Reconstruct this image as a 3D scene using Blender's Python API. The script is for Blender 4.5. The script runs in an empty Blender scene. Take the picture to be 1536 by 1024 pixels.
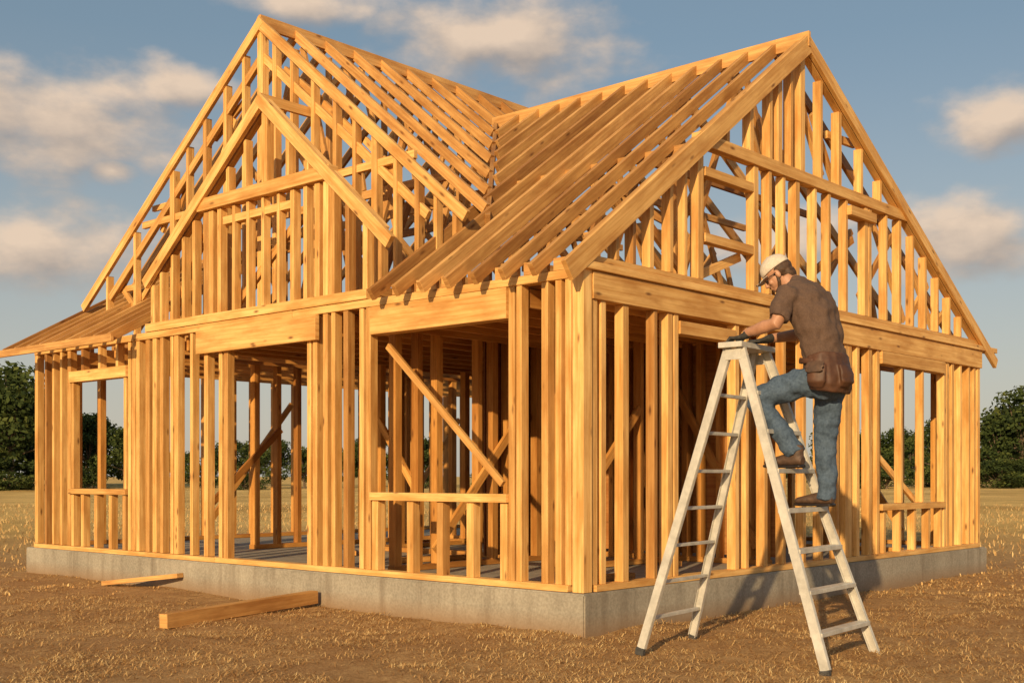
import bpy, bmesh, math, random
import numpy as np
from mathutils import Vector, Matrix, noise, Euler
random.seed(7); rng=np.random.default_rng(7)
S=bpy.context.scene
S.view_settings.view_transform='Standard'; S.view_settings.look='None'; S.view_settings.exposure=0
COL=S.collection
def link(o,parent=None):
    COL.objects.link(o)
    if parent: o.parent=parent
    return o
def empty(name):
    e=bpy.data.objects.new(name,None); COL.objects.link(e); return e
# ---------------------------------------------------------------- materials
def newmat(name):
    m=bpy.data.materials.new(name); m.use_nodes=True
    nt=m.node_tree; return m,nt,nt.nodes['Principled BSDF']
def ramp(nt,fac,stops):
    r=nt.nodes.new('ShaderNodeValToRGB'); e=r.color_ramp.elements
    while len(e)<len(stops): e.new(0.5)
    for i,(p,c) in enumerate(stops):
        e[i].position=p; e[i].color=(*c,1)
    nt.links.new(fac,r.inputs[0]); return r.outputs[0]
def tnoise(nt,vec,scale,detail=5,rough=.6):
    n=nt.nodes.new('ShaderNodeTexNoise'); n.inputs['Scale'].default_value=scale
    n.inputs['Detail'].default_value=detail; n.inputs['Roughness'].default_value=rough
    if vec is not None: nt.links.new(vec,n.inputs['Vector'])
    return n.outputs['Fac']
def mixc(nt,fac,a,b,mode='MIX'):
    m=nt.nodes.new('ShaderNodeMix'); m.data_type='RGBA'; m.blend_type=mode
    for s,v in ((m.inputs[0],fac),(m.inputs[6],a),(m.inputs[7],b)):
        if hasattr(v,'is_output'): nt.links.new(v,s)
        elif isinstance(v,(int,float)): s.default_value=v
        else: s.default_value=(*v,1)
    return m.outputs[2]
def bump(nt,h,strength,dist,bsdf):
    b=nt.nodes.new('ShaderNodeBump'); b.inputs['Strength'].default_value=strength; b.inputs['Distance'].default_value=dist
    nt.links.new(h,b.inputs['Height']); nt.links.new(b.outputs[0],bsdf.inputs['Normal'])
def vmul(nt,vec,s):
    m=nt.nodes.new('ShaderNodeVectorMath'); m.operation='MULTIPLY'; nt.links.new(vec,m.inputs[0]); m.inputs[1].default_value=s
    return m.outputs[0]
def wood(name,dark,light,knot=(.17,.07,.02)):
    m,nt,b=newmat(name)
    uv=nt.nodes.new('ShaderNodeUVMap').outputs[0]
    g=tnoise(nt,vmul(nt,uv,(1.1,32,1)),1.0,6,.65)
    g2=tnoise(nt,vmul(nt,uv,(1.7,6,1)),1.0,4,.6)
    c=ramp(nt,g,[(.32,dark),(.60,light)])
    c=mixc(nt,ramp(nt,g2,[(.42,(0,0,0)),(.68,(.7,.7,.7))]),c,(dark[0]*.74,dark[1]*.63,dark[2]*.5))
    v=nt.nodes.new('ShaderNodeTexVoronoi'); nt.links.new(vmul(nt,uv,(2.6,8,1)),v.inputs['Vector']); v.inputs['Scale'].default_value=1
    c=mixc(nt,ramp(nt,v.outputs['Distance'],[(.04,(.9,.9,.9)),(.15,(0,0,0))]),c,knot)
    a=nt.nodes.new('ShaderNodeAttribute'); a.attribute_name='rnd'
    tint=ramp(nt,a.outputs['Fac'],[(0,(.56,.45,.36)),(.35,(.86,.79,.70)),(.7,(1.04,1.0,.95)),(1,(1.16,1.15,1.14))])
    c=mixc(nt,1.0,c,tint,'MULTIPLY')
    nt.links.new(c,b.inputs['Base Color']); b.inputs['Roughness'].default_value=.6
    b.inputs['Specular IOR Level'].default_value=.3
    bump(nt,g,.45,.004,b)
    return m
M_PINE=wood('pine_lumber',(.58,.300,.080),(.84,.545,.215))
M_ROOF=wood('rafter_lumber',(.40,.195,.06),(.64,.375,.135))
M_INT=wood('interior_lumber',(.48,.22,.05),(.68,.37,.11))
M_PLY=wood('plywood',(.27,.11,.03),(.38,.18,.055))  # plywood with interior shade painted in: base colour darkened to deepen the shadows
def simple(name,c1,c2,scale=20,rough=.7,bs=.2,bd=.005,metal=0,detail=5):
    m,nt,b=newmat(name)
    tc=nt.nodes.new('ShaderNodeTexCoord').outputs['Object']
    n=tnoise(nt,tc,scale,detail,.65)
    nt.links.new(ramp(nt,n,[(.32,c1),(.68,c2)]),b.inputs['Base Color'])
    b.inputs['Roughness'].default_value=rough; b.inputs['Metallic'].default_value=metal
    if bs: bump(nt,n,bs,bd,b)
    return m
# concrete
M_CON,nt,b=newmat('concrete')
geo=nt.nodes.new('ShaderNodeNewGeometry').outputs['Position']
n1=tnoise(nt,geo,1.1,7,.72); n2=tnoise(nt,geo,45,4,.6)
c=ramp(nt,n1,[(.3,(.20,.175,.135)),(.7,(.40,.355,.28))])
c=mixc(nt,.22,c,ramp(nt,n2,[(.35,(.13,.12,.1)),(.65,(.55,.50,.42))]))
n3=tnoise(nt,vmul(nt,geo,(7,7,.6)),1.0,5,.6)   # drip streaks
c=mixc(nt,ramp(nt,n3,[(.5,(0,0,0)),(.72,(.55,.55,.55))]),c,(.13,.10,.07))
sx=nt.nodes.new('ShaderNodeSeparateXYZ'); nt.links.new(geo,sx.inputs[0])
mr=nt.nodes.new('ShaderNodeMapRange'); mr.inputs[1].default_value=.0; mr.inputs[2].default_value=.16; mr.inputs[3].default_value=.8; mr.inputs[4].default_value=0
nt.links.new(sx.outputs[2],mr.inputs[0]); c=mixc(nt,mr.outputs[0],c,(.25,.15,.075))
nt.links.new(c,b.inputs['Base Color']); b.inputs['Roughness'].default_value=.85; bump(nt,n2,.3,.006,b)
# ground
M_GR,nt,b=newmat('dry_ground')
geo=nt.nodes.new('ShaderNodeNewGeometry').outputs['Position']
a1=tnoise(nt,geo,.9,7,.7); a2=tnoise(nt,geo,6,9,.78); a3=tnoise(nt,geo,55,6,.7)
c=ramp(nt,a2,[(.33,(.25,.12,.045)),(.5,(.50,.285,.12)),(.68,(.72,.47,.22))])
c=mixc(nt,ramp(nt,a1,[(.46,(0,0,0)),(.60,(.7,.7,.7))]),c,(.34,.165,.065))
c=mixc(nt,.40,c,ramp(nt,a3,[(.35,(.19,.09,.035)),(.65,(.76,.50,.24))]))
ln=nt.nodes.new('ShaderNodeVectorMath'); ln.operation='LENGTH'; nt.links.new(geo,ln.inputs[0])
mr=nt.nodes.new('ShaderNodeMapRange'); mr.inputs[1].default_value=10; mr.inputs[2].default_value=22; nt.links.new(ln.outputs['Value'],mr.inputs[0])
gold=ramp(nt,tnoise(nt,geo,.12,8,.7),[(.35,(.46,.28,.085)),(.6,(.78,.52,.19))])
c=mixc(nt,mr.outputs[0],c,gold)
nt.links.new(c,b.inputs['Base Color']); b.inputs['Roughness'].default_value=.95; b.inputs['Specular IOR Level'].default_value=.1
ad=nt.nodes.new('ShaderNodeMath'); nt.links.new(a2,ad.inputs[0]); nt.links.new(a3,ad.inputs[1])
bump(nt,ad.outputs[0],.75,.05,b)
def attr_mat(name,stops,transl=.0,rough=.8):
    m,nt,b=newmat(name)
    a=nt.nodes.new('ShaderNodeAttribute'); a.attribute_name='rnd'
    c=ramp(nt,a.outputs['Fac'],stops); nt.links.new(c,b.inputs['Base Color']); b.inputs['Roughness'].default_value=rough
    b.inputs['Specular IOR Level'].default_value=.2
    if transl:
        t=nt.nodes.new('ShaderNodeBsdfTranslucent'); nt.links.new(c,t.inputs[0])
        mx=nt.nodes.new('ShaderNodeMixShader'); mx.inputs[0].default_value=transl
        nt.links.new(b.outputs[0],mx.inputs[1]); nt.links.new(t.outputs[0],mx.inputs[2])
        nt.links.new(mx.outputs[0],nt.nodes['Material Output'].inputs[0])
    return m
M_STRAW=attr_mat('dry_grass',[(0,(.26,.13,.045)),(.4,(.48,.27,.105)),(.8,(.66,.43,.18)),(1,(.78,.56,.26))],.15)
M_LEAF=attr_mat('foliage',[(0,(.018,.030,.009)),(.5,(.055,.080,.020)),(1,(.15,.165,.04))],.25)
M_BARK=simple('bark',(.08,.055,.035),(.17,.12,.08),6,.9,.5,.03)
# ---------------------------------------------------------------- lumber builder
class Lum:
    def __init__(s): s.v=[];s.f=[];s.uv=[];s.r=[]
    def beam(s,p0,p1,w,wdir,t,ext=0,jit=.0025,tone=0):
        p0=Vector(p0);p1=Vector(p1);d=(p1-p0); L=d.length
        if L<.02: return
        d.normalize(); wd=Vector(wdir); wd=(wd-d*wd.dot(d)).normalized(); td=d.cross(wd)
        w=w+random.uniform(-jit,jit); t=t+random.uniform(-jit,jit)
        o=wd*random.uniform(-jit,jit)*.6+td*random.uniform(-jit,jit)*.6
        a=p0+o-d*ext; bb=p1+o+d*ext; n=len(s.v)
        for q in (a,bb):
            for sw,st in ((-1,-1),(1,-1),(1,1),(-1,1)): s.v.append(q+wd*(sw*w/2)+td*(st*t/2))
        ru=random.uniform(0,40); rv=random.uniform(0,40); L=L+2*ext
        per=[0,w,w+t,2*w+t,2*w+2*t]
        for i in range(4):
            j=(i+1)%4
            s.f.append((n+i,n+j,n+4+j,n+4+i)); s.uv+= [(ru,rv+per[i]),(ru,rv+per[i+1]),(ru+L,rv+per[i+1]),(ru+L,rv+per[i])]
        s.f.append((n+3,n+2,n+1,n)); s.uv+=[(ru,rv+.5),(ru,rv+.5+w),(ru+t*.3,rv+.5+w),(ru+t*.3,rv+.5)]
        s.f.append((n+4,n+5,n+6,n+7)); s.uv+=[(ru,rv+.5),(ru,rv+.5+w),(ru+t*.3,rv+.5+w),(ru+t*.3,rv+.5)]
        rr=min(1,max(0,random.gauss(.52+tone,.24))); s.r+=[rr]*6
    def make(s,name,mat,parent,bev=0):
        me=bpy.data.meshes.new(name); me.from_pydata([tuple(v) for v in s.v],[],s.f)
        uv=me.uv_layers.new(name='UVMap'); uv.data.foreach_set('uv',np.array(s.uv,dtype=np.float32).ravel())
        at=me.attributes.new('rnd','FLOAT','FACE'); at.data.foreach_set('value',np.array(s.r,dtype=np.float32))
        me.materials.append(mat); o=bpy.data.objects.new(name,me); link(o,parent)
        if bev:
            bv=o.modifiers.new('bevel','BEVEL'); bv.width=bev; bv.segments=1
        return o
Z=Vector((0,0,1)); X=Vector((1,0,0)); Y=Vector((0,1,0))
SL=.316; TOP=2.816; LX=8.09; LY=8.96
house=empty('timber_frame_house')
bm=bmesh.new(); bmesh.ops.create_cube(bm,size=1)
for v in bm.verts:
    v.co=Vector((-.05 if v.co.x<0 else LX+.05,-.05 if v.co.y<0 else LY+.05,-.4 if v.co.z<0 else SL))
bmesh.ops.bevel(bm,geom=bm.edges[:],offset=.012,segments=2,affect='EDGES')
me=bpy.data.meshes.new('concrete_slab'); bm.to_mesh(me); bm.free(); me.materials.append(M_CON); link(bpy.data.objects.new('concrete_slab',me),house)
KW=.66
def sL(B,y,z0,z1,w=.085,t=.088,x=.055,**k): B.beam((x,y,z0),(x,y,z1),w*KW,Y,t,**k)
def hL(B,y0,y1,z0,z1,t=.11,x=.055,**k): B.beam((x,y0,(z0+z1)/2),(x,y1,(z0+z1)/2),z1-z0,Z,t,**k)
def sR(B,x,z0,z1,w=.085,t=.088,y=.055,**k): B.beam((x,y,z0),(x,y,z1),w*KW,X,t,**k)
def hR(B,x0,x1,z0,z1,t=.11,y=.055,**k): B.beam((x0,y,(z0+z1)/2),(x1,y,(z0+z1)/2),z1-z0,Z,t,**k)
BP=SL+.055; TP=2.745
# ---- left (x=0) wall
W=Lum()
hL(W,.15,4.9,SL+.002,BP,t=.13); hL(W,4.905,LY-.08,SL+.002,BP,t=.13)
hL(W,.15,3.6,TP,TOP,t=.12); hL(W,3.605,LY-.08,TP,TOP,t=.12)
W.beam((.055,.055,SL+.003),(.055,.055,TOP-.003),.11,X,.11,tone=.15)
for y,w in [(.16,.09),(.26,.09),(.40,.10),(.67,.09),(.75,.10),(2.50,.10),(2.60,.09),(2.82,.10),(3.0,.08),(3.12,.10),(3.27,.10),(3.36,.09),(4.73,.10),(4.83,.09),(5.09,.11),(5.36,.08),(5.66,.12),(5.75,.08),(5.95,.10),(6.09,.12),(6.24,.12),(6.44,.10),(6.53,.10),(6.62,.08),(8.02,.11),(8.22,.07),(8.42,.07),(8.62,.07),(8.86,.11)]:
    sL(W,y,BP,TP,w)
hL(W,.79,2.455,2.49,TP-.003,t=.13,x=.05,tone=.15)
hL(W,.785,2.455,1.0,1.07,t=.14,x=.05,tone=.1)
for y in (.84,1.22,1.58,1.95,2.41): sL(W,y,BP,.998,.12)
hL(W,3.2,5.2,2.50,TP-.004,t=.05,x=-.015,tone=.15)
hL(W,3.40,4.69,2.52,TP-.006,t=.08,x=.06)
hL(W,6.67,7.985,2.35,2.48,t=.13,x=.05,tone=.15); hL(W,6.67,7.985,1.0,1.065,t=.14,x=.05)
for y in (6.9,7.3,7.7): sL(W,y,2.482,TP,.08)
for y in (6.74,7.05,7.38,7.7,7.94): sL(W,y,BP,.998,.10)
for y in (7.94,6.72): sL(W,y,1.068,2.348,.08)
W.beam((.16,.98,1.15),(.16,2.4,2.40),.06,Z,.035)
W.make('front_wall_framing',M_PINE,house,.003)
# ---- right (y=0) wall
W=Lum()
hR(W,.15,LX-.08,SL+.002,BP,t=.13)
hR(W,.115,4.2,2.585,2.80,t=.12,y=.05,tone=-.1); hR(W,4.205,LX,2.585,2.80,t=.12,y=.05)
hR(W,-.05,LX+.45,2.803,2.865,t=.15,y=.04,tone=.1)
for x,w in [(.16,.10),(.27,.10),(.56,.12),(.97,.07),(1.18,.11),(1.27,.10),(2.24,.10),(2.42,.07),(2.75,.09),(3.1,.08),(3.5,.09),(3.85,.09),(4.2,.08),(4.40,.12),(4.48,.10),(4.66,.10),(4.95,.12),(5.14,.10),(6.96,.12),(7.05,.10),(7.2,.1),(7.45,.08),(7.72,.08),(7.9,.08),(8.03,.12)]:
    sR(W,x,BP,2.584,w)
hR(W,1.31,2.2,2.42,2.53,t=.12); 
hR(W,5.19,6.91,2.44,2.58,t=.13,y=.05); hR(W,5.19,6.91,.84,.91,t=.14,y=.05)
for x in (5.3,5.7,6.1,6.5,6.85): sR(W,x,BP,.838,.08)
for x in (5.75,6.32): sR(W,x,.912,2.438,.07)
W.beam((5.2,.15,1.55),(6.4,.15,.93),.07,Z,.04)
W.make('side_wall_framing',M_PINE,house,.003)
# ---- main roof (ridge along y)
RX,RZ=3.49,5.55; sl=(RZ-3.02)/RX; sr=(RZ-2.98)/(LX-RX)
OV=-.24
def zl(x): return 3.02+sl*x
def zr(x): return RZ-sr*(x-RX)
G=Lum()
def rake(B,a,bp,depth,w,axis,**k):
    a=Vector(a);bp=Vector(bp); d=(bp-a).normalized(); n=Vector(axis).cross(d)
    if n.z<0: n=-n
    B.beam(a-n*depth/2,bp-n*depth/2,depth,n,w,**k)
rake(G,(OV-.03,-.02,zl(OV-.03)),(RX,-.02,RZ),.17,.045,Y,tone=-.1)
rake(G,(8.55,-.02,zr(8.55)),(RX+.02,-.02,RZ-.01),.13,.045,Y,tone=.1)
rake(G,(.1,.05,zl(.1)-.03),(RX,.05,RZ-.03),.10,.08,Y)
rake(G,(8.2,.05,zr(8.2)-.03),(RX,.05,RZ-.03),.10,.08,Y)
hR(G,.1,8.0,2.87,2.925,t=.1)
hR(G,1.62,6.0,4.09,4.2,t=.10,y=.04)
def gz(x): return (zl(x) if x<RX else zr(x))-.16
for x,w in [(.45,.07),(.68,.07),(.92,.09),(1.2,.08),(1.42,.06),(1.65,.13),(2.58,.13),(2.83,.08),(3.1,.07),(3.36,.12),(3.72,.07),(4.02,.08),(4.4,.07),(4.86,.12),(4.95,.10),(5.35,.07),(5.7,.09),(6.05,.07),(6.4,.08),(6.75,.06),(7.1,.07),(7.45,.06)]:
    top=min(gz(x),4.088) if 1.6<x<6.0 else gz(x)
    sR(G,x,2.927,top,w)
for x,w in [(2.1,.07),(2.5,.10),(2.85,.08),(3.02,.12),(3.25,.07),(3.46,.13),(3.85,.08),(4.25,.11),(4.75,.08),(5.2,.07)]:
    sR(G,x,4.202,gz(x),w)
hR(G,1.72,2.53,3.26,3.34,t=.09); hR(G,1.72,2.53,3.84,3.92,t=.09)
hR(G,4.4,5.0,3.93,4.03,t=.14,y=.03); 
for a,bq in [((3.95,3.3),(4.8,3.75)),((3.9,4.9),(4.35,4.3)),((1.75,2.97),(2.5,3.25)),((2.65,3.9),(3.2,3.1)),((5.3,4.0),(6.1,3.0)),((6.2,3.75),(6.9,3.0)),((3.5,5.2),(4.1,4.3)),((4.2,4.75),(4.85,4.78)),((.95,3.4),(1.6,2.97)),((6.9,3.0),(7.4,3.3)),((4.85,4.25),(5.4,4.1)),((4.95,3.15),(5.8,3.95)),((1.3,3.1),(1.9,3.9)),((6.3,3.1),(6.75,3.5))]:
    G.beam((a[0],.15,a[1]),(bq[0],.15,bq[1]),.08,Z,.04)
G.make('side_gable_framing',M_PINE,house,.003)
# rafters + trusses
R=Lum()
ys=[.34+.312*i for i in range(13)]
for i,y in enumerate(ys):
    if y<2.5: x0=OV
    else: x0=(y-.974)/.906
    if y<4.05: rake(R,(x0,y,zl(x0)),(RX-.02,y,RZ-.02),.105,.05,Y)
    if y<4.1 and i%2==0: rake(R,(8.45,y,zr(8.45)),(RX+.02,y,RZ-.02),.11,.045,Y)
    if i%3==1 and y<3.9:
        B=lambda a,b_:R.beam((a[0],y+.05,a[1]),(b_[0],y+.05,b_[1]),.075,Z,.04)
        B((1.2,zl(1.2)-.12),(2.3,2.95)); B((2.3,2.95),(3.4,5.3)); B((3.55,5.3),(4.8,2.95)); B((4.8,2.95),(5.9,zr(5.9)-.12))
        B((2.2,zl(2.2)-.12),(2.3,2.95)); B((6.2,zr(6.2)-.12),(6.6,2.95)); 
        R.beam((.1,y+.05,2.92),(8.0,y+.05,2.92),.09,Z,.04)
    elif i%3==2 and y<3.9:
        B=lambda a,b_:R.beam((a[0],y+.05,a[1]),(b_[0],y+.05,b_[1]),.075,Z,.04)
        B((1.9,4.25),(5.6,4.25)); B((2.5,4.25),(2.9,zl(2.9)-.1)); B((4.6,4.25),(4.1,zr(4.1)-.1)); B((1.2,2.95),(1.75,zl(1.75)-.1))
R.beam((RX,-.05,RZ-.05),(RX,4.2,RZ-.05),.15,Z,.04,tone=.1)
for i,y in enumerate(ys):
    if y<2.5: R.beam((.03,y-.28,2.87),(.03,y-.03,2.87),.10,Z,.04,tone=.25)
R.beam((1.7,.1,zl(1.7)-.15),(1.7,3.0,zl(1.7)-.15),.08,Z,.04)
# shed roof at the left end
ps=.56
def zs(x): return 3.0+ps*x
for i in range(9):
    y=6.42+.32*i; rake(R,(-.36,y,zs(-.36)),(2.1,y,zs(2.1)),.10,.045,Y)
R.beam((-.38,6.3,zs(-.38)-.05),(-.38,9.12,zs(-.38)-.05),.09,Z,.035,tone=.2)
R.beam((2.1,6.3,zs(2.1)-.08),(2.1,9.0,zs(2.1)-.08),.14,Z,.05)
R.beam((1.0,6.3,zs(1.0)-.13),(1.0,9.1,zs(1.0)-.13),.05,Z,.08); 
for y in (6.5,7.3,8.1,8.85): R.beam((2.1,y,2.82),(2.1,y,zs(2.1)-.15),.06,Y,.06)
for x in (.35,.75,1.15,1.6): R.beam((x,8.85,2.82),(x,8.85,zs(x)-.12),.05,X,.07)
# cross gable roof (ridge along x)
CY,CZ=4.893,6.155; cr=.815; cl=.72
def zc(y): return CZ-cr*(CY-y) if y<CY else CZ-cl*(y-CY)
def yval(x):
    z=zl(x) if x<RX else zr(x)
    return CY-(CZ-z)/cr
xs=[.62+.42*i for i in range(11)]
for i,x in enumerate(xs[1:]):
    y0=yval(x)
    rake(R,(x,y0,zc(y0)),(x,CY-.02,CZ-.02),.10,.05,X)
    rake(R,(x,8.98,zc(8.98)),(x,CY+.02,CZ-.02),.10,.045,X)
    Bc=lambda a,b_:R.beam((x+.05,a[0],a[1]),(x+.05,b_[0],b_[1]),.075,Z,.04)
    if i%2==0:
        Bc((3.2,zc(3.2)-.12),(3.9,2.95)); Bc((3.9,2.95),(CY-.05,CZ-.2)); Bc((CY+.05,CZ-.2),(6.1,2.95)); Bc((6.1,2.95),(7.0,zc(7.0)-.12))
        R.beam((x+.05,2.0,2.92),(x+.05,8.9,2.92),.09,Z,.04)
    else:
        R.beam((x+.05,2.9,4.3),(x+.05,7.2,4.3),.09,Z,.04); Bc((4.0,4.35),(3.5,zc(3.5)-.1)); Bc((5.8,4.35),(6.4,zc(6.4)-.1)); Bc((CY,4.35),(CY+.01,CZ-.2))
        Bc((4.3,4.35),(4.6,zc(4.6)-.1))
R.beam((.55,CY,CZ-.05),(5.1,CY,CZ-.05),.14,Z,.04,tone=.1)
R.beam((0.9,yval(.9),zl(.9)-.1),(RX,yval(RX),RZ-.1),.13,Z,.05)
R.beam((RX,yval(RX),RZ-.1),(5.4,yval(5.4),zr(5.4)-.1),.13,Z,.05)
R.make('roof_rafters',M_ROOF,house,.003)
# ---- big front gable face
G=Lum(); gx=.6
rake(G,(gx-.05,1.75,zc(1.75)),(gx-.05,CY,CZ),.11,.045,X,tone=.15)
rake(G,(gx-.05,8.7,zc(8.7)),(gx-.05,CY-.02,CZ-.01),.11,.045,X,tone=.15)
off=.36
rake(G,(gx,2.3,zc(2.3)-off),(gx,CY,CZ-off),.09,.05,X)
rake(G,(gx,8.1,zc(8.1)-off),(gx,CY,CZ-off),.09,.05,X)
G.beam((gx,2.0,2.90),(gx,8.8,2.90),.09,Z,.09)
G.beam((gx,2.5,4.25),(gx,7.3,4.25),.08,Z,.05)
def gs(y,z0,z1,w): G.beam((gx,y,z0),(gx,y,z1),w*KW,Y,.085)
for y,w in [(1.95,.08),(2.2,.07),(2.45,.09),(2.75,.07),(3.05,.12),(3.35,.07),(3.65,.08),(4.0,.08),(4.35,.07),(4.65,.09),(CY,.14),(5.2,.07),(5.55,.09),(5.95,.10),(6.3,.07),(6.62,.14),(7.45,.07),(8.1,.07)]:
    gs(y,2.946,zc(y)-.12,w)
for a,bq in [((6.7,4.55),(7.0,4.15)),((7.0,3.75),(7.5,3.35)),((7.45,4.0),(7.9,3.6)),((6.3,4.9),(6.62,4.35)),((7.5,3.2),(7.95,3.6)),((5.25,5.4),(5.9,5.05)),((4.0,5.1),(4.6,5.55)),((3.4,4.6),(3.95,5.05)),((2.8,4.1),(3.3,4.55)),((5.5,5.2),(5.9,4.6)),((3.1,3.3),(3.9,4.2)),((4.1,4.3),(4.8,5.2)),((7.6,3.55),(8.2,3.55)),((6.7,4.45),(7.2,4.45))]:
    G.beam((gx+.07,a[0],a[1]),(gx+.07,bq[0],bq[1]),.07,Z,.04)
# ---- small front gable
AY,AZ=4.07,5.02; k1,k2=.866,.745
def zz(y): return AZ-k1*(AY-y) if y<AY else AZ-k2*(y-AY)
rake(G,(-.03,2.12,zz(2.12)),(-.03,AY,AZ),.12,.05,X,tone=.2)
rake(G,(-.03,6.25,zz(6.25)),(-.03,AY,AZ-.005),.12,.05,X,tone=.2)
rake(G,(.06,2.3,zz(2.3)-.03),(.06,AY,AZ-.03),.09,.07,X); rake(G,(.06,6.1,zz(6.1)-.03),(.06,AY,AZ-.03),.09,.07,X)
G.beam((-.05,AY,AZ-.06),(.6,AY,AZ-.06),.10,Z,.04)
hL(G,2.5,6.24,2.82,2.91,t=.13,x=.045,tone=.15)
hL(G,3.02,5.2,4.0,4.13,t=.12,x=.03,tone=.2)
for y,w in [(2.35,.07),(2.55,.10),(2.80,.08),(3.02,.12),(3.11,.12),(3.24,.11),(3.42,.08),(3.62,.09),(3.85,.06),(4.1,.06),(4.35,.07),(4.6,.06),(4.85,.09),(5.0,.13),(5.09,.12),(5.32,.08),(5.52,.08),(5.74,.07),(5.96,.07),(6.13,.11)]:
    top=min(3.998,zz(y)-.15) if 3.05<y<5.15 else zz(y)-.15
    sL(G,y,2.912,top,w)
for y,w in [(3.4,.08),(3.7,.08),(4.07,.14),(4.4,.07),(4.7,.08)]: sL(G,y,4.132,zz(y)-.15,w)
hL(G,3.66,4.8,3.82,3.90,t=.09,x=.07)
G.beam((.14,4.7,3.0),(.14,3.65,3.75),.08,Z,.04); G.beam((.14,5.9,3.0),(.14,5.2,3.9),.07,Z,.04)
G.make('front_gable_framing',M_PINE,house,.003)
# ---- interior
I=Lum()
def wallX(x,y0,y1,sp=.36,gaps=(),w=.05,z1=2.62):
    I.beam((x,y0,SL+.03),(x,y1,SL+.03),.05,Z,.10); I.beam((x,y0,z1+.04),(x,y1,z1+.04),.08,Z,.10)
    y=y0+.05
    while y<y1:
        if not any(a<y<b_ for a,b_ in gaps): I.beam((x,y,SL+.055),(x,y,z1),w*random.uniform(.8,1.7),Y,.09)
        y+=sp*random.uniform(.65,1.1)
def wallY(y,x0,x1,sp=.36,gaps=(),w=.05,z1=2.62):
    I.beam((x0,y,SL+.03),(x1,y,SL+.03),.05,Z,.10); I.beam((x0,y,z1+.04),(x1,y,z1+.04),.08,Z,.10)
    x=x0+.05
    while x<x1:
        if not any(a<x<b_ for a,b_ in gaps): I.beam((x,y,SL+.055),(x,y,z1),w*random.uniform(.8,1.7),X,.09)
        x+=sp*random.uniform(.65,1.1)
wallX(LX-.06,.2,LY-.1,.42,[(3.2,4.6),(6.0,7.6)],z1=2.7); wallY(LY-.06,.15,LX-.15,.45,[(1.2,2.4),(4.2,6.0)],z1=2.7)
wallY(2.62,.4,3.4,.26,[(1.0,1.5)]); wallX(3.5,.4,2.6,.22); wallX(5.0,2.7,6.6,.26,[(4.2,4.9)]); wallY(1.5,1.4,3.4,.28,[(2.0,2.3)])
wallY(6.5,1.6,5.0,.36,[(2.4,3.1)]); wallX(2.5,2.7,5.2,.33,[(3.3,4.0)]); wallY(3.9,3.6,8,.33); wallX(6.4,.3,3.8,.34,[(1.5,2.2)]); wallY(5.3,2.6,4.9,.34,[(3.4,4.0)])
for a,bq in [((3.42,.5,.5),(3.42,1.7,2.5)),((.9,2.55,.5),(2.2,2.55,1.9)),((LX-.12,4.8,.5),(LX-.12,5.9,2.3)),((4.93,2.9,.6),(4.93,4.1,2.3)),((LX-.12,1.0,.5),(LX-.12,2.3,2.4)),((2.5,LY-.12,.5),(4.0,LY-.12,2.3)),((2.43,4.4,1.0),(2.43,5.1,1.9)),((1.0,6.45,.9),(2.0,6.45,1.8)),((1.5,1.43,.7),(2.7,1.43,1.9)),((6.2,8.84,.5),(7.6,8.84,2.2))]:
    I.beam(a,bq,.08,Z,.04)
y=.3
while y<LY-.2:
    I.beam((.13,y,2.655),(LX-.13,y,2.655),.15,Z,.045); y+=.38
for q in [((1.0,1.0,.35),(1.8,1.3,.35)),((1.2,3.4,.35),(2.2,3.2,.35)),((2.6,.9,.36),(3.0,1.4,.36)),((1.6,4.6,.35),(2.2,5.4,.35)),((3.2,5.5,.37),(4.4,5.2,.37)),((.7,.6,.35),(1.3,.5,.35))]:
    I.beam(q[0],q[1],.09,Z.cross(Vector(q[1])-Vector(q[0])),.05)
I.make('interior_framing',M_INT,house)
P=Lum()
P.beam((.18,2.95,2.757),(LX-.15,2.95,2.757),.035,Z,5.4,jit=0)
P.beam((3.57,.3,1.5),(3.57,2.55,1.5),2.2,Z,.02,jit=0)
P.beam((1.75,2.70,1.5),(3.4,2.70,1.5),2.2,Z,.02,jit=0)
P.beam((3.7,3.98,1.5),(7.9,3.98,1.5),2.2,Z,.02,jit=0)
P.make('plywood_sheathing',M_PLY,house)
for nm,a,bq,w,t in [('lumber_plank',(-1.9,2.8,.05),(-.11,3.12,.09),.12,.09),('lumber_plank.001',(-.36,6.5,.03),(-.10,5.4,.16),.05,.10)]:
    L=Lum(); L.beam(a,bq,w,Z,t,tone=.1); L.make(nm,M_ROOF,None,.004)
# ---------------------------------------------------------------- ground
def gh(x,y):
    r=math.hypot(x,y)
    h=.05*noise.noise(Vector((x*.8,y*.8,3)))+.034*noise.noise(Vector((x*3.1,y*3.1,7)))
    if r>20: h+=min(1,(r-20)/60)*.35*noise.noise(Vector((x*.02,y*.02,11)))
    return h-.005
N=380
s=np.linspace(-1,1,N); c1=np.sign(s)*np.abs(s)**3.8*2500
me=bpy.data.meshes.new('ground'); vs=[]
for j in range(N):
    for i in range(N):
        xx=c1[i]-2.0; yy=c1[j]-1.5; vs.append((xx,yy,gh(xx,yy)))
fs=[(j*N+i,j*N+i+1,(j+1)*N+i+1,(j+1)*N+i) for j in range(N-1) for i in range(N-1)]
me.from_pydata(vs,[],fs); me.materials.append(M_GR); me.polygons.foreach_set('use_smooth',[True]*len(fs)); link(bpy.data.objects.new('ground',me))
CAM=Vector((-7.103,-5.679,1.214)); Dv=Vector((.742,.670,0)); Rv=Vector((.670,-.742,0))
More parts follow.
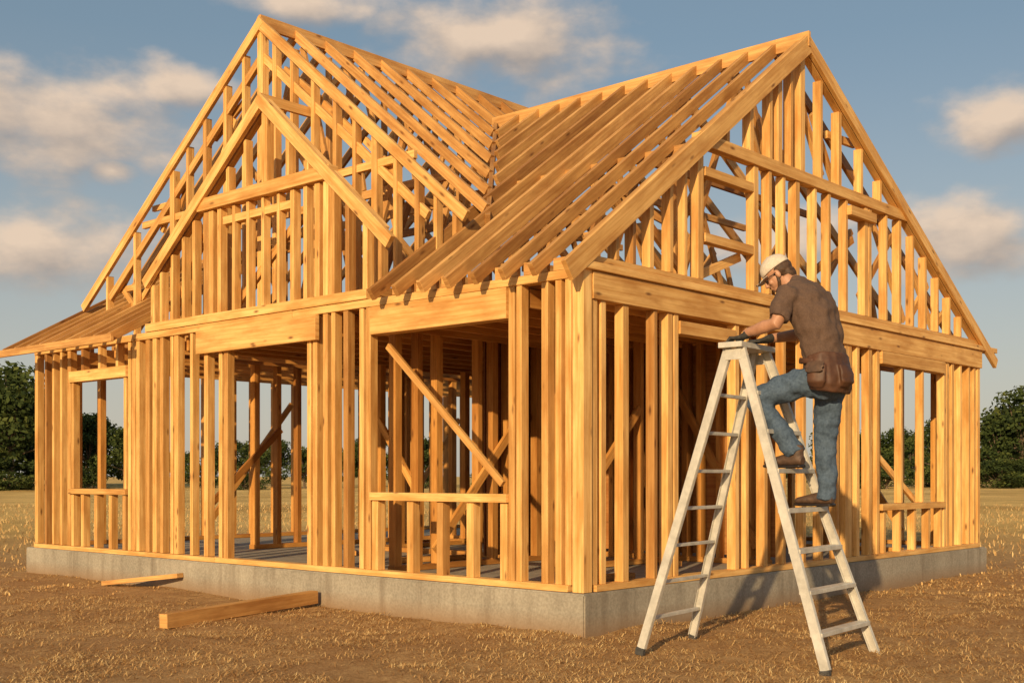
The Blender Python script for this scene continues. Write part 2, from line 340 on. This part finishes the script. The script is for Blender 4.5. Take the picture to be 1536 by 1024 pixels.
def blades(name,n,dmin,dmax,hmin,hmax,wid,flat,power=1.0,az=31,lo=0,hi=1):
    vs=[];fs=[];rs=[]
    k=0
    while k<n:
        d=dmin+(dmax-dmin)*random.random()**power; a=math.radians(random.uniform(-az,az))
        p=CAM+Dv*(d*math.cos(a))+Rv*(d*math.sin(a)); x,y=p.x,p.y
        if -.06<x<LX+.06 and -.06<y<LY+.06: k+=.2; continue
        patch=noise.noise(Vector((x*1.1,y*1.1,20)))+.7*noise.noise(Vector((x*4,y*4,5)))
        if random.random()>.62+patch*1.0: k+=.3; continue
        k+=1
        fade=min(1,max(.35,(d-dmin)/9)) if dmin>10 else 1
        z=gh(x,y)-.004; th=random.uniform(0,6.283); h=random.uniform(hmin,hmax)*fade; fl=random.uniform(*flat)
        dx=math.cos(th);dy=math.sin(th); tip=Vector((x+dx*h*math.cos(fl),y+dy*h*math.cos(fl),z+h*math.sin(fl)))
        sx,sy=-dy*wid,dx*wid; m=Vector((x,y,z)).lerp(tip,.55)+Vector((0,0,h*.12))
        n0=len(vs); vs+= [(x-sx,y-sy,z),(x+sx,y+sy,z),(m.x+sx*.8,m.y+sy*.8,m.z),(m.x-sx*.8,m.y-sy*.8,m.z),tuple(tip)]
        fs+=[(n0,n0+1,n0+2,n0+3),(n0+3,n0+2,n0+4)]; r=min(1,max(0,random.uniform(lo,hi)+patch*.35)); rs+=[r,r]
    me=bpy.data.meshes.new(name); me.from_pydata(vs,[],fs); at=me.attributes.new('rnd','FLOAT','FACE'); at.data.foreach_set('value',rs)
    me.materials.append(M_STRAW); link(bpy.data.objects.new(name,me))
blades('dry_grass',140000,6.0,17,.025,.075,.0026,(.05,.55),1.0)
blades('dry_grass_field',26000,13,55,.06,.15,.009,(.35,1.3),1.2,34,.3,1)
# ---------------------------------------------------------------- trees
def tree_mesh(seed,h=10):
    rd=random.Random(seed); vs=[];fs=[];rs=[];mi=[]
    def limb(a,b_,r0,r1):
        a=Vector(a);b_=Vector(b_);d=(b_-a).normalized(); u=d.orthogonal().normalized(); w=d.cross(u); n=len(vs)
        for q,r in ((a,r0),(b_,r1)):
            for i in range(7): t=i*math.tau/7; vs.append(tuple(q+(u*math.cos(t)+w*math.sin(t))*r))
        for i in range(7): j=(i+1)%7; fs.append((n+i,n+j,n+7+j,n+7+i)); rs.append(.5); mi.append(0)
    trunk=h*.32; limb((0,0,-.3),(rd.uniform(-.3,.3),rd.uniform(-.3,.3),trunk),.035*h*.8,.02*h)
    cl=[]
    for i in range(20):
        t=rd.random(); z=h*(.20+.70*t); rad=h*.38*math.sin(math.pi*min(.95,(.28+.66*t)))
        a=rd.uniform(0,math.tau); q=rad*math.sqrt(rd.random())
        c=Vector((q*math.cos(a),q*math.sin(a),z)); cl.append((c,h*rd.uniform(.09,.18)))
        limb((0,0,min(trunk,z*.7)),c,.010*h,.003*h)
    for c,r in cl:
        tone=rd.uniform(-.20,.16)
        for k in range(int(200*(r/(h*.13))**2)):
            v=Vector((rd.gauss(0,1),rd.gauss(0,1),rd.gauss(0,1))).normalized()
            rr=r*(rd.uniform(.5,1.12)); p=c+Vector((v.x*rr*1.15,v.y*rr*1.15,v.z*rr*.8))
            s_=h*rd.uniform(.014,.030); nrm=(v+Vector((rd.gauss(0,.6),rd.gauss(0,.6),rd.gauss(0,.6)))).normalized()
            u=nrm.orthogonal().normalized(); w=nrm.cross(u); ang=rd.uniform(0,6.28); u2=u*math.cos(ang)+w*math.sin(ang); w2=nrm.cross(u2)
            n=len(vs); vs.extend([tuple(p-u2*s_),tuple(p-w2*s_*.6),tuple(p+u2*s_),tuple(p+w2*s_*.6)]); fs.append((n,n+1,n+2,n+3))
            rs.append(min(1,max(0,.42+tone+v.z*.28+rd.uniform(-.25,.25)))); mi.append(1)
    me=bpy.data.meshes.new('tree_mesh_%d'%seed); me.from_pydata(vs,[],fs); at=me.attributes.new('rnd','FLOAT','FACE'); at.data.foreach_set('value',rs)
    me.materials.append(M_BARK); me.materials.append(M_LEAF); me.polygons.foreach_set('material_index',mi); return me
TM=[tree_mesh(i) for i in range(6)]
tl=empty('tree_line'); rd=random.Random(5)
def hgt(az):
    h=4.9+1.3*math.sin(az*.9)
    h+=9.2*math.exp(-((az+25)/4.2)**2)+8.2*math.exp(-((az-25)/2.6)**2)+4.2*math.exp(-((az-19.5)/2.0)**2)
    return h
az=-46
while az<46:
    for row,(d0,hm) in enumerate(((128,1.0),(148,.95),(122,.38))):
        a=math.radians(az+rd.uniform(-1,1)); d=d0+rd.uniform(-7,7); p=CAM+Dv*(d*math.cos(a))+Rv*(d*math.sin(a))
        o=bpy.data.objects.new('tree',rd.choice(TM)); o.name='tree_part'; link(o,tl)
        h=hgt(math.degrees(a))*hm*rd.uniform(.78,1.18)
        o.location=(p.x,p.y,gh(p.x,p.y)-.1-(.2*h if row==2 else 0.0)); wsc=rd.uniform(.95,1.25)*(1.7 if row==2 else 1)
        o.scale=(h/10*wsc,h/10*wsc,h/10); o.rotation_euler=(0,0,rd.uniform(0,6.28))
    az+=2.0
# ---------------------------------------------------------------- ladder
M_AL=simple('aluminium_painted',(.40,.38,.34),(.62,.59,.53),9,.4,.08,.002)
M_RUB=simple('rubber',(.03,.03,.03),(.08,.075,.07),30,.8,.1)
lad=empty('step_ladder')
Lr1=Vector((-.37,-.80,0));Lr2=Vector((.44,-.70,0));Rr1=Vector((-.41,-2.23,0));Rr2=Vector((.46,-2.16,0))
T1=Vector((-.28,-1.50,2.07));T2=Vector((.13,-1.46,2.07))
A=Lum(); U=Lum()
o1=Vector((0,.045,0))
rails=[(Lr1,T1+o1),(Lr2,T2+o1),(Rr1,T1-o1),(Rr2,T2-o1)]
for a,bq in rails:
    d=(bq-a).normalized()
    A.beam(a+d*.02,bq,.062,Y,.012,jit=.0)
    sgn=1 if a.x<0 else -1
    for e in (-1,1):
        wd=(Y-d*d.dot(Y)).normalized(); td=d.cross(wd); td=td if td.x*sgn>0 else -td
        off_=wd*e*.029+td*.014
        A.beam(a+d*.02+off_,bq+off_,.005,Y,.026,jit=0)
    U.beam(a-Z*.03,a+d*.022,.066,Y,.036)
for k in range(7):
    z=.23+.255*k; f=z/2.07
    p=Rr1.lerp(T1-o1,f);q=Rr2.lerp(T2-o1,f); A.beam(p,q,.028,Z,.08,ext=-.008)
    p=Lr1.lerp(T1+o1,f);q=Lr2.lerp(T2+o1,f); A.beam(p,q,.024,Z,.035,ext=-.008)
    pp=Rr1.lerp(T1-o1,f); A.beam(pp+Vector((-.015,-.012,0)),pp+Vector((-.002,-.012,0)),.012,Z,.012)
A.beam(T1+Vector((-.05,0,.012)),T2+Vector((.05,0,.012)),.035,Z,.17)
for t,s_ in ((T1,-.012),(T2,.012)):
    A.beam(t+Vector((s_,-.06,-.05)),t+Vector((s_,.06,-.05)),.07,Z,.006)
A.make('ladder_frame',M_AL,lad,.003); U.make('ladder_feet',M_RUB,lad,.004)
# ---------------------------------------------------------------- man
man=empty('man')
M_SKIN=simple('skin',(.38,.185,.105),(.48,.25,.15),25,.5,.05,.001)
M_SHIRT=simple('shirt_cloth',(.080,.046,.032),(.12,.072,.050),90,.9,.3,.002)
M_JEAN=simple('denim',(.035,.060,.10),(.08,.12,.18),60,.85,.35,.002)
M_LEA=simple('leather',(.050,.020,.010),(.11,.046,.022),10,.6,.3,.004)
M_BOOT=simple('boot_leather',(.05,.028,.018),(.11,.06,.035),25,.6,.3,.003)
M_GLV=simple('glove',(.015,.014,.013),(.05,.045,.04),40,.7,.3,.002)
M_CAP=simple('cap_cloth',(.50,.43,.35),(.64,.57,.48),60,.85,.2,.001)
M_HAIR=simple('hair',(.03,.015,.008),(.09,.045,.022),60,.7,.5,.004)
M_DARK=simple('dark',(.01,.008,.007),(.03,.02,.02),30,.4,0)
def loft(bm,pts,rad,ref=X,n=18):
    pts=[Vector(p) for p in pts]; rings=[]
    for i,p in enumerate(pts):
        t=(pts[min(i+1,len(pts)-1)]-pts[max(i-1,0)]).normalized(); r=Vector(ref)
        a=(r-t*t.dot(r)).normalized(); b_=t.cross(a); ra,rb=rad[i] if isinstance(rad[i],tuple) else (rad[i],rad[i])
        rings.append([bm.verts.new(p+a*ra*math.cos(k*math.tau/n)+b_*rb*math.sin(k*math.tau/n)) for k in range(n)])
    for r0,r1 in zip(rings,rings[1:]):
        for k in range(n): bm.faces.new((r0[k],r0[(k+1)%n],r1[(k+1)%n],r1[k]))
    bm.faces.new(rings[0][::-1]); bm.faces.new(rings[-1])
def ell(bm,c,r,M=None):
    g=bmesh.ops.create_uvsphere(bm,u_segments=20,v_segments=14,radius=1)
    for v in g['verts']:
        v.co=Vector((v.co.x*r[0],v.co.y*r[1],v.co.z*r[2]))+Vector(c)
        if M: v.co=M@v.co
TEX=bpy.data.textures.new('wrinkle','CLOUDS'); TEX.noise_scale=.085; TEX.noise_depth=1
def fin(name,bm,mat,vox=.01,sm=4,disp=0,M=None,parent=man):
    bmesh.ops.recalc_face_normals(bm,faces=bm.faces[:])
    me=bpy.data.meshes.new(name); bm.to_mesh(me); bm.free(); me.materials.append(mat)
    o=bpy.data.objects.new(name,me); link(o,parent)
    if vox:
        m=o.modifiers.new('r','REMESH'); m.mode='VOXEL'; m.voxel_size=vox; m.use_smooth_shade=True
    else:
        for p in me.polygons: p.use_smooth=True
    if sm: m=o.modifiers.new('s','SMOOTH'); m.iterations=sm; m.factor=.5
    if disp: m=o.modifiers.new('d','DISPLACE'); m.texture=TEX; m.strength=disp; m.mid_level=.5; m.texture_coords='GLOBAL'
    if M: o.matrix_world=M
    return o
cx=.04
bm=bmesh.new()
loft(bm,[(cx,-2.0,1.80),(cx,-1.995,1.90),(cx,-1.985,1.98),(cx,-1.97,2.10),(cx,-1.92,2.25),(cx,-1.865,2.36),(cx,-1.82,2.43),(cx,-1.775,2.475),(cx,-1.745,2.495)],
 [(.175,.13),(.182,.14),(.17,.125),(.178,.13),(.198,.145),(.205,.135),(.185,.11),(.12,.08),(.07,.065)])
loft(bm,[(-.08,-1.83,2.39),(-.155,-1.82,2.385),(-.20,-1.815,2.32),(-.245,-1.805,2.23)],[.075,.08,.073,.07],Y)
loft(bm,[(.16,-1.83,2.39),(.235,-1.81,2.385),(.27,-1.775,2.32),(.29,-1.74,2.24)],[.075,.08,.073,.07],Y)
fin('shirt',bm,M_SHIRT,.009,5,.04)
bm=bmesh.new()
loft(bm,[(-.19,-1.82,2.33),(-.235,-1.81,2.25),(-.26,-1.80,2.20),(-.25,-1.72,2.19),(-.235,-1.64,2.175),(-.225,-1.575,2.165),(-.222,-1.55,2.155)],[.05,.047,.045,.045,.038,.030,.03],Y)
fin('forearm_left',bm,M_SKIN,.006,5)
bm=bmesh.new()
loft(bm,[(.27,-1.775,2.33),(.29,-1.74,2.25),(.295,-1.71,2.20),(.23,-1.66,2.18),(.16,-1.60,2.165),(.10,-1.56,2.155)],[.05,.047,.045,.042,.036,.03],Y)
loft(bm,[(cx,-1.79,2.43),(cx,-1.735,2.495),(cx-.005,-1.70,2.54)],[(.062,.06),(.056,.056),(.055,.058)])
fin('forearm_right_and_neck',bm,M_SKIN,.006,5)
bm=bmesh.new()
loft(bm,[(cx,-1.985,1.93),(cx,-1.99,1.86),(cx,-1.985,1.79),(cx,-1.97,1.72)],[(.158,.115),(.168,.13),(.162,.13),(.11,.09)])
loft(bm,[(.12,-1.98,1.84),(.14,-1.965,1.72),(.155,-1.95,1.60),(.17,-1.925,1.46),(.172,-1.93,1.36),(.172,-1.94,1.25),(.172,-1.935,1.12),(.172,-1.93,1.06)],[.10,.097,.085,.072,.069,.066,.062,.066])
loft(bm,[(-.04,-1.965,1.83),(-.09,-1.87,1.82),(-.14,-1.75,1.775),(-.185,-1.635,1.73),(-.19,-1.62,1.70),(-.175,-1.69,1.62),(-.15,-1.78,1.50),(-.125,-1.85,1.39),(-.12,-1.87,1.36)],[.10,.098,.086,.074,.07,.067,.066,.06,.062])
fin('jeans',bm,M_JEAN,.009,4,.04)
for nm,x,yh,zb in (('boot_left',-.12,-1.90,1.268),('boot_right',.172,-1.965,1.013)):
    bm=bmesh.new()
    loft(bm,[(x,yh+.03,zb+.15),(x,yh+.03,zb+.09),(x,yh+.035,zb+.05)],[(.045,.05),(.043,.05),(.04,.055)])
    loft(bm,[(x,yh-.02,zb+.045),(x,yh+.04,zb+.055),(x,yh+.11,zb+.052),(x-.004,yh+.18,zb+.042),(x-.004,yh+.235,zb+.036),(x,yh+.255,zb+.034)],[(.034,.03),(.041,.042),(.043,.04),(.049,.030),(.04,.024),(.02,.014)])
    fin(nm,bm,M_BOOT,.006,3)
    bm=bmesh.new(); 
    loft(bm,[(x,yh-.02,zb+.012),(x,yh-.0,zb+.012),(x,yh+.1,zb+.012),(x-.003,yh+.18,zb+.012),(x-.003,yh+.235,zb+.012),(x,yh+.262,zb+.014)],[(.034,.012),(.042,.012),(.041,.011),(.051,.012),(.044,.012),(.022,.011)])
    fin(nm+'_sole',bm,M_DARK,0,0)
def glove(nm,x,wr,sg):
    bm=bmesh.new(); z=2.122; y0=-1.51
    loft(bm,[wr,((wr[0]+x)/2,(wr[1]+y0)/2-.01,z+.025),(x,y0-.01,z+.014),(x,y0+.035,z+.012)],[(.034,.030),(.038,.026),(.043,.018),(.041,.015)])
    ln=[.92,1.05,1.0,.8]
    for i in range(4):
        xx=x+sg*(-.031+.021*i); l=ln[i]
        p=[(xx,y0+.02,z+.012),(xx+sg*.002*i,y0+.02+.045*l,z+.016),(xx+sg*.003*i,y0+.045+.052*l,z-.002-.006*i),(xx+sg*.003*i,y0+.050+.050*l,z-.028*l-.012),(xx+sg*.002*i,y0+.042+.045*l,z-.055*l)]
        loft(bm,p,[.0105,.0108,.0100,.0092,.008],X,10)
    loft(bm,[(x-sg*.02,y0-.01,z+.01),(x-sg*.048,y0+.012,z+.008),(x-sg*.062,y0+.042,z+.0),(x-sg*.055,y0+.068,z-.004)],[.014,.0135,.012,.009],Z,10)
    fin(nm,bm,M_GLV,.0035,2)
glove('glove_left',-.215,(-.223,-1.575,2.163),-1)
glove('glove_right',.045,(.105,-1.565,2.157),1)
# head
HM=Matrix.Translation((cx-.01,-1.645,2.575))@Euler((math.radians(-36),0,math.radians(22))).to_matrix().to_4x4()
bm=bmesh.new()
ell(bm,(0,-.012,.035),(.073,.094,.083)); ell(bm,(0,.018,-.03),(.060,.070,.082)); ell(bm,(0,.04,-.085),(.042,.042,.032))
ell(bm,(0,.078,.012),(.05,.014,.012)); loft(bm,[(0,.082,.008),(0,.098,-.014),(0,.105,-.028),(0,.085,-.036)],[.008,.010,.014,.012],X,10)
for e in (-1,1):
    ell(bm,(e*.072,-.006,-.015),(.010,.018,.030)); ell(bm,(e*.035,.062,-.030),(.020,.018,.02))
ell(bm,(0,.083,-.058),(.022,.010,.006)); ell(bm,(0,.081,-.068),(.019,.010,.007))
loft(bm,[(0,-.03,-.05),(0,-.055,-.13)],[.055,.055])
fin('head',bm,M_SKIN,.004,3,M=HM)
bm=bmesh.new()
ell(bm,(0,.034,-.092),(.046,.046,.030)); ell(bm,(0,.090,-.052),(.024,.008,.005))
for e in (-1,1): loft(bm,[(e*.064,.004,-.02),(e*.060,.015,-.06),(e*.042,.035,-.092)],[.010,.014,.016],Y,10)
fin('beard',bm,M_HAIR,.004,2,M=HM)
bm=bmesh.new(); ell(bm,(0,-.028,.012),(.078,.088,.072)); ell(bm,(0,-.062,-.045),(.062,.050,.060)); fin('hair',bm,M_HAIR,.005,2,.014,M=HM)
bm=bmesh.new()
for e in (-1,1): ell(bm,(e*.030,.080,-.006),(.020,.008,.013)); loft(bm,[(e*.045,.080,-.002),(e*.072,.045,0),(e*.078,.0,-.002)],[.003,.003,.003],Z,8)
loft(bm,[(-.02,.088,-.003),(.02,.088,-.003)],[.003,.003],Z,8)
fin('sunglasses',bm,M_DARK,0,0,M=HM)
bm=bmesh.new()
g=bmesh.ops.create_uvsphere(bm,u_segments=28,v_segments=18,radius=1)
for v in g['verts']:
    v.co=Vector((v.co.x*.084,v.co.y*.106-.012,max(v.co.z,-.12)*.088+.042))
ell(bm,(0,-.012,.131),(.008,.008,.006))
nb=[]
for k in range(13):
    a=math.pi*k/12; 
    nb.append((math.cos(a)*.078,.055+math.sin(a)*.105))
tv=[bm.verts.new((px,py,.036-.10*(px/.078)**2*.18-.012*(py>.1))) for px,py in nb]; bv=[bm.verts.new((v.co.x,v.co.y,v.co.z-.005)) for v in tv]
bm.faces.new(tv); bm.faces.new(bv[::-1])
for k in range(13): bm.faces.new((tv[k],bv[k],bv[(k+1)%13],tv[(k+1)%13]))
fin('cap',bm,M_CAP,.004,2,M=HM)
# tool apron
bm=bmesh.new(); n=32; R0=[]
for k in range(n):
    a=k*math.tau/n; R0.append(Vector((cx+.187*math.cos(a),-1.985+.145*math.sin(a),1.955+.02*math.sin(a))))
for k in range(n):
    p,q=R0[k],R0[(k+1)%n]; loft(bm,[p,q],[(.006,.022),(.006,.022)],(p+q)/2-Vector((cx,-1.985,1.96)),8)
fin('belt',bm,M_LEA,.006,1)
bm=bmesh.new()
loft(bm,[(cx-.01,-2.01,1.99),(cx-.015,-2.02,1.93),(cx-.02,-2.03,1.86),(cx-.02,-2.035,1.80),(cx-.02,-2.03,1.765)],[(.178,.125),(.184,.13),(.19,.135),(.192,.13),(.185,.115)])
loft(bm,[(-.150,-2.04,1.93),(-.168,-2.04,1.88),(-.172,-2.04,1.82),(-.160,-2.035,1.785)],[(.02,.055),(.03,.065),(.03,.065),(.018,.05)])
loft(bm,[(0,-2.15,1.93),(0,-2.168,1.88),(0,-2.172,1.82),(0,-2.155,1.785)],[(.08,.015),(.085,.025),(.085,.025),(.06,.015)])
fin('tool_pouch',bm,M_LEA,.007,3,.02)
bm=bmesh.new()
loft(bm,[(-.178,-2.04,1.945),(-.200,-2.04,1.915),(-.208,-2.04,1.875)],[(.010,.06),(.006,.068),(.004,.06)])
fin('tool_pouch_flap',bm,M_BOOT,.005,1)
# ---------------------------------------------------------------- sun, sky
elev=math.radians(18); hv=Vector((-.92,-.39)).normalized()
sd=Vector((hv.x*math.cos(elev),hv.y*math.cos(elev),math.sin(elev)))
sl_=bpy.data.lights.new('sun','SUN'); sl_.energy=5.0; sl_.angle=math.radians(.6); sl_.color=(1,.73,.40)
so=bpy.data.objects.new('sun',sl_); so.rotation_euler=sd.to_track_quat('Z','Y').to_euler(); link(so)
Wd=bpy.data.worlds.new('World'); S.world=Wd; Wd.use_nodes=True; nt=Wd.node_tree; bg=nt.nodes['Background']
STR=.09; bg.inputs[1].default_value=STR
sky=nt.nodes.new('ShaderNodeTexSky'); sky.sky_type='NISHITA'; sky.sun_disc=False; sky.sun_elevation=elev; sky.sun_rotation=math.atan2(hv.x,hv.y)
sky.air_density=1.0; sky.dust_density=2.0; sky.ozone_density=1.0
tc=nt.nodes.new('ShaderNodeTexCoord').outputs['Generated']
def mth(op,a,b_=None,nt=nt):
    m=nt.nodes.new('ShaderNodeMath'); m.operation=op
    for i,v in enumerate((a,b_)):
        if v is None: continue
        if hasattr(v,'is_output'): nt.links.new(v,m.inputs[i])
        else: m.inputs[i].default_value=v
    return m.outputs[0]
def dot(vec,k):
    m=nt.nodes.new('ShaderNodeVectorMath'); m.operation='DOT_PRODUCT'; nt.links.new(vec,m.inputs[0]); m.inputs[1].default_value=k; return m.outputs['Value']
azn=mth('MULTIPLY',mth('ARCTAN2',dot(tc,(.670,-.742,0)),dot(tc,(.742,.670,0))),57.2958)
eln=mth('MULTIPLY',mth('ARCSINE',dot(tc,(0,0,1))),57.2958)
cb=nt.nodes.new('ShaderNodeCombineXYZ'); nt.links.new(azn,cb.inputs[0]); nt.links.new(eln,cb.inputs[1])
CL=[(-21.0,15.8,8.0,2.9),(-15.2,17.3,2.8,1.2),(-21.5,10.2,5.6,2.4),(-.6,20.0,6.8,2.6),(-10.1,21.4,3.8,1.2),(22.8,15.6,3.6,1.7),(20.5,10.4,4.8,2.2),(-18.6,13.7,1.4,.7),(13,11,4,1.6),
    (-40,14,7,3),(-35,22,6,2),(36,18,7,2.5),(42,10,6,2),(60,15,9,3),(-65,16,10,4),(95,18,9,4),(-100,15,10,4),(140,20,10,4),(180,15,12,4),(5,32,8,2.5),(-20,35,8,3),(30,30,6,2)]
def dens(vec):
    f=None
    for a,e,hw,hh in CL:
        s1=nt.nodes.new('ShaderNodeVectorMath'); s1.operation='SUBTRACT'; nt.links.new(vec,s1.inputs[0]); s1.inputs[1].default_value=(a,e,0)
        s2=vmul(nt,s1.outputs[0],(1/hw,1/hh,0)); l=nt.nodes.new('ShaderNodeVectorMath'); l.operation='LENGTH'; nt.links.new(s2,l.inputs[0])
        v=mth('SUBTRACT',1.0,l.outputs['Value']); f=v if f is None else mth('MAXIMUM',f,v)
    f=mth('MAXIMUM',f,-.8)
    n=tnoise(nt,vmul(nt,vec,(.26,.46,1)),1.0,8,.52)
    return mth('ADD',mth('MULTIPLY',f,1.35),mth('MULTIPLY',mth('SUBTRACT',n,.46),2.7))
d1=dens(cb.outputs[0])
ofs=nt.nodes.new('ShaderNodeVectorMath'); ofs.operation='ADD'; nt.links.new(cb.outputs[0],ofs.inputs[0]); ofs.inputs[1].default_value=(-.6,.9,0)
d2=dens(ofs.outputs[0])
mr=nt.nodes.new('ShaderNodeMapRange'); mr.interpolation_type='SMOOTHSTEP'; mr.inputs[1].default_value=-.1; mr.inputs[2].default_value=1.2; mr.inputs[4].default_value=.93; nt.links.new(d1,mr.inputs[0])
lit=nt.nodes.new('ShaderNodeMapRange'); lit.inputs[1].default_value=-.7; lit.inputs[2].default_value=.75; nt.links.new(mth('SUBTRACT',d1,d2),lit.inputs[0])
k=1/STR
cc=mixc(nt,lit.outputs[0],(.40*k,.34*k,.30*k),(.82*k,.63*k,.47*k))
hz=nt.nodes.new('ShaderNodeMapRange'); hz.inputs[1].default_value=0; hz.inputs[2].default_value=18; hz.inputs[3].default_value=.75; hz.inputs[4].default_value=.4; nt.links.new(eln,hz.inputs[0])
hcol=nt.nodes.new('ShaderNodeMapRange'); hcol.inputs[1].default_value=2; hcol.inputs[2].default_value=20; nt.links.new(eln,hcol.inputs[0])
hc=mixc(nt,hcol.outputs[0],(.62*k,.57*k,.49*k),(.27*k,.38*k,.44*k))
base=mixc(nt,hz.outputs[0],sky.outputs[0],hc)
nt.links.new(mixc(nt,mr.outputs[0],base,cc),bg.inputs[0])
# ---------------------------------------------------------------- camera
cd=bpy.data.cameras.new('camera'); cd.sensor_width=36; cd.lens=41.72; cd.shift_y=.1315; cd.clip_end=6000
co=bpy.data.objects.new('camera',cd); co.location=CAM; co.rotation_euler=Dv.to_track_quat('-Z','Y').to_euler(); link(co); S.camera=co
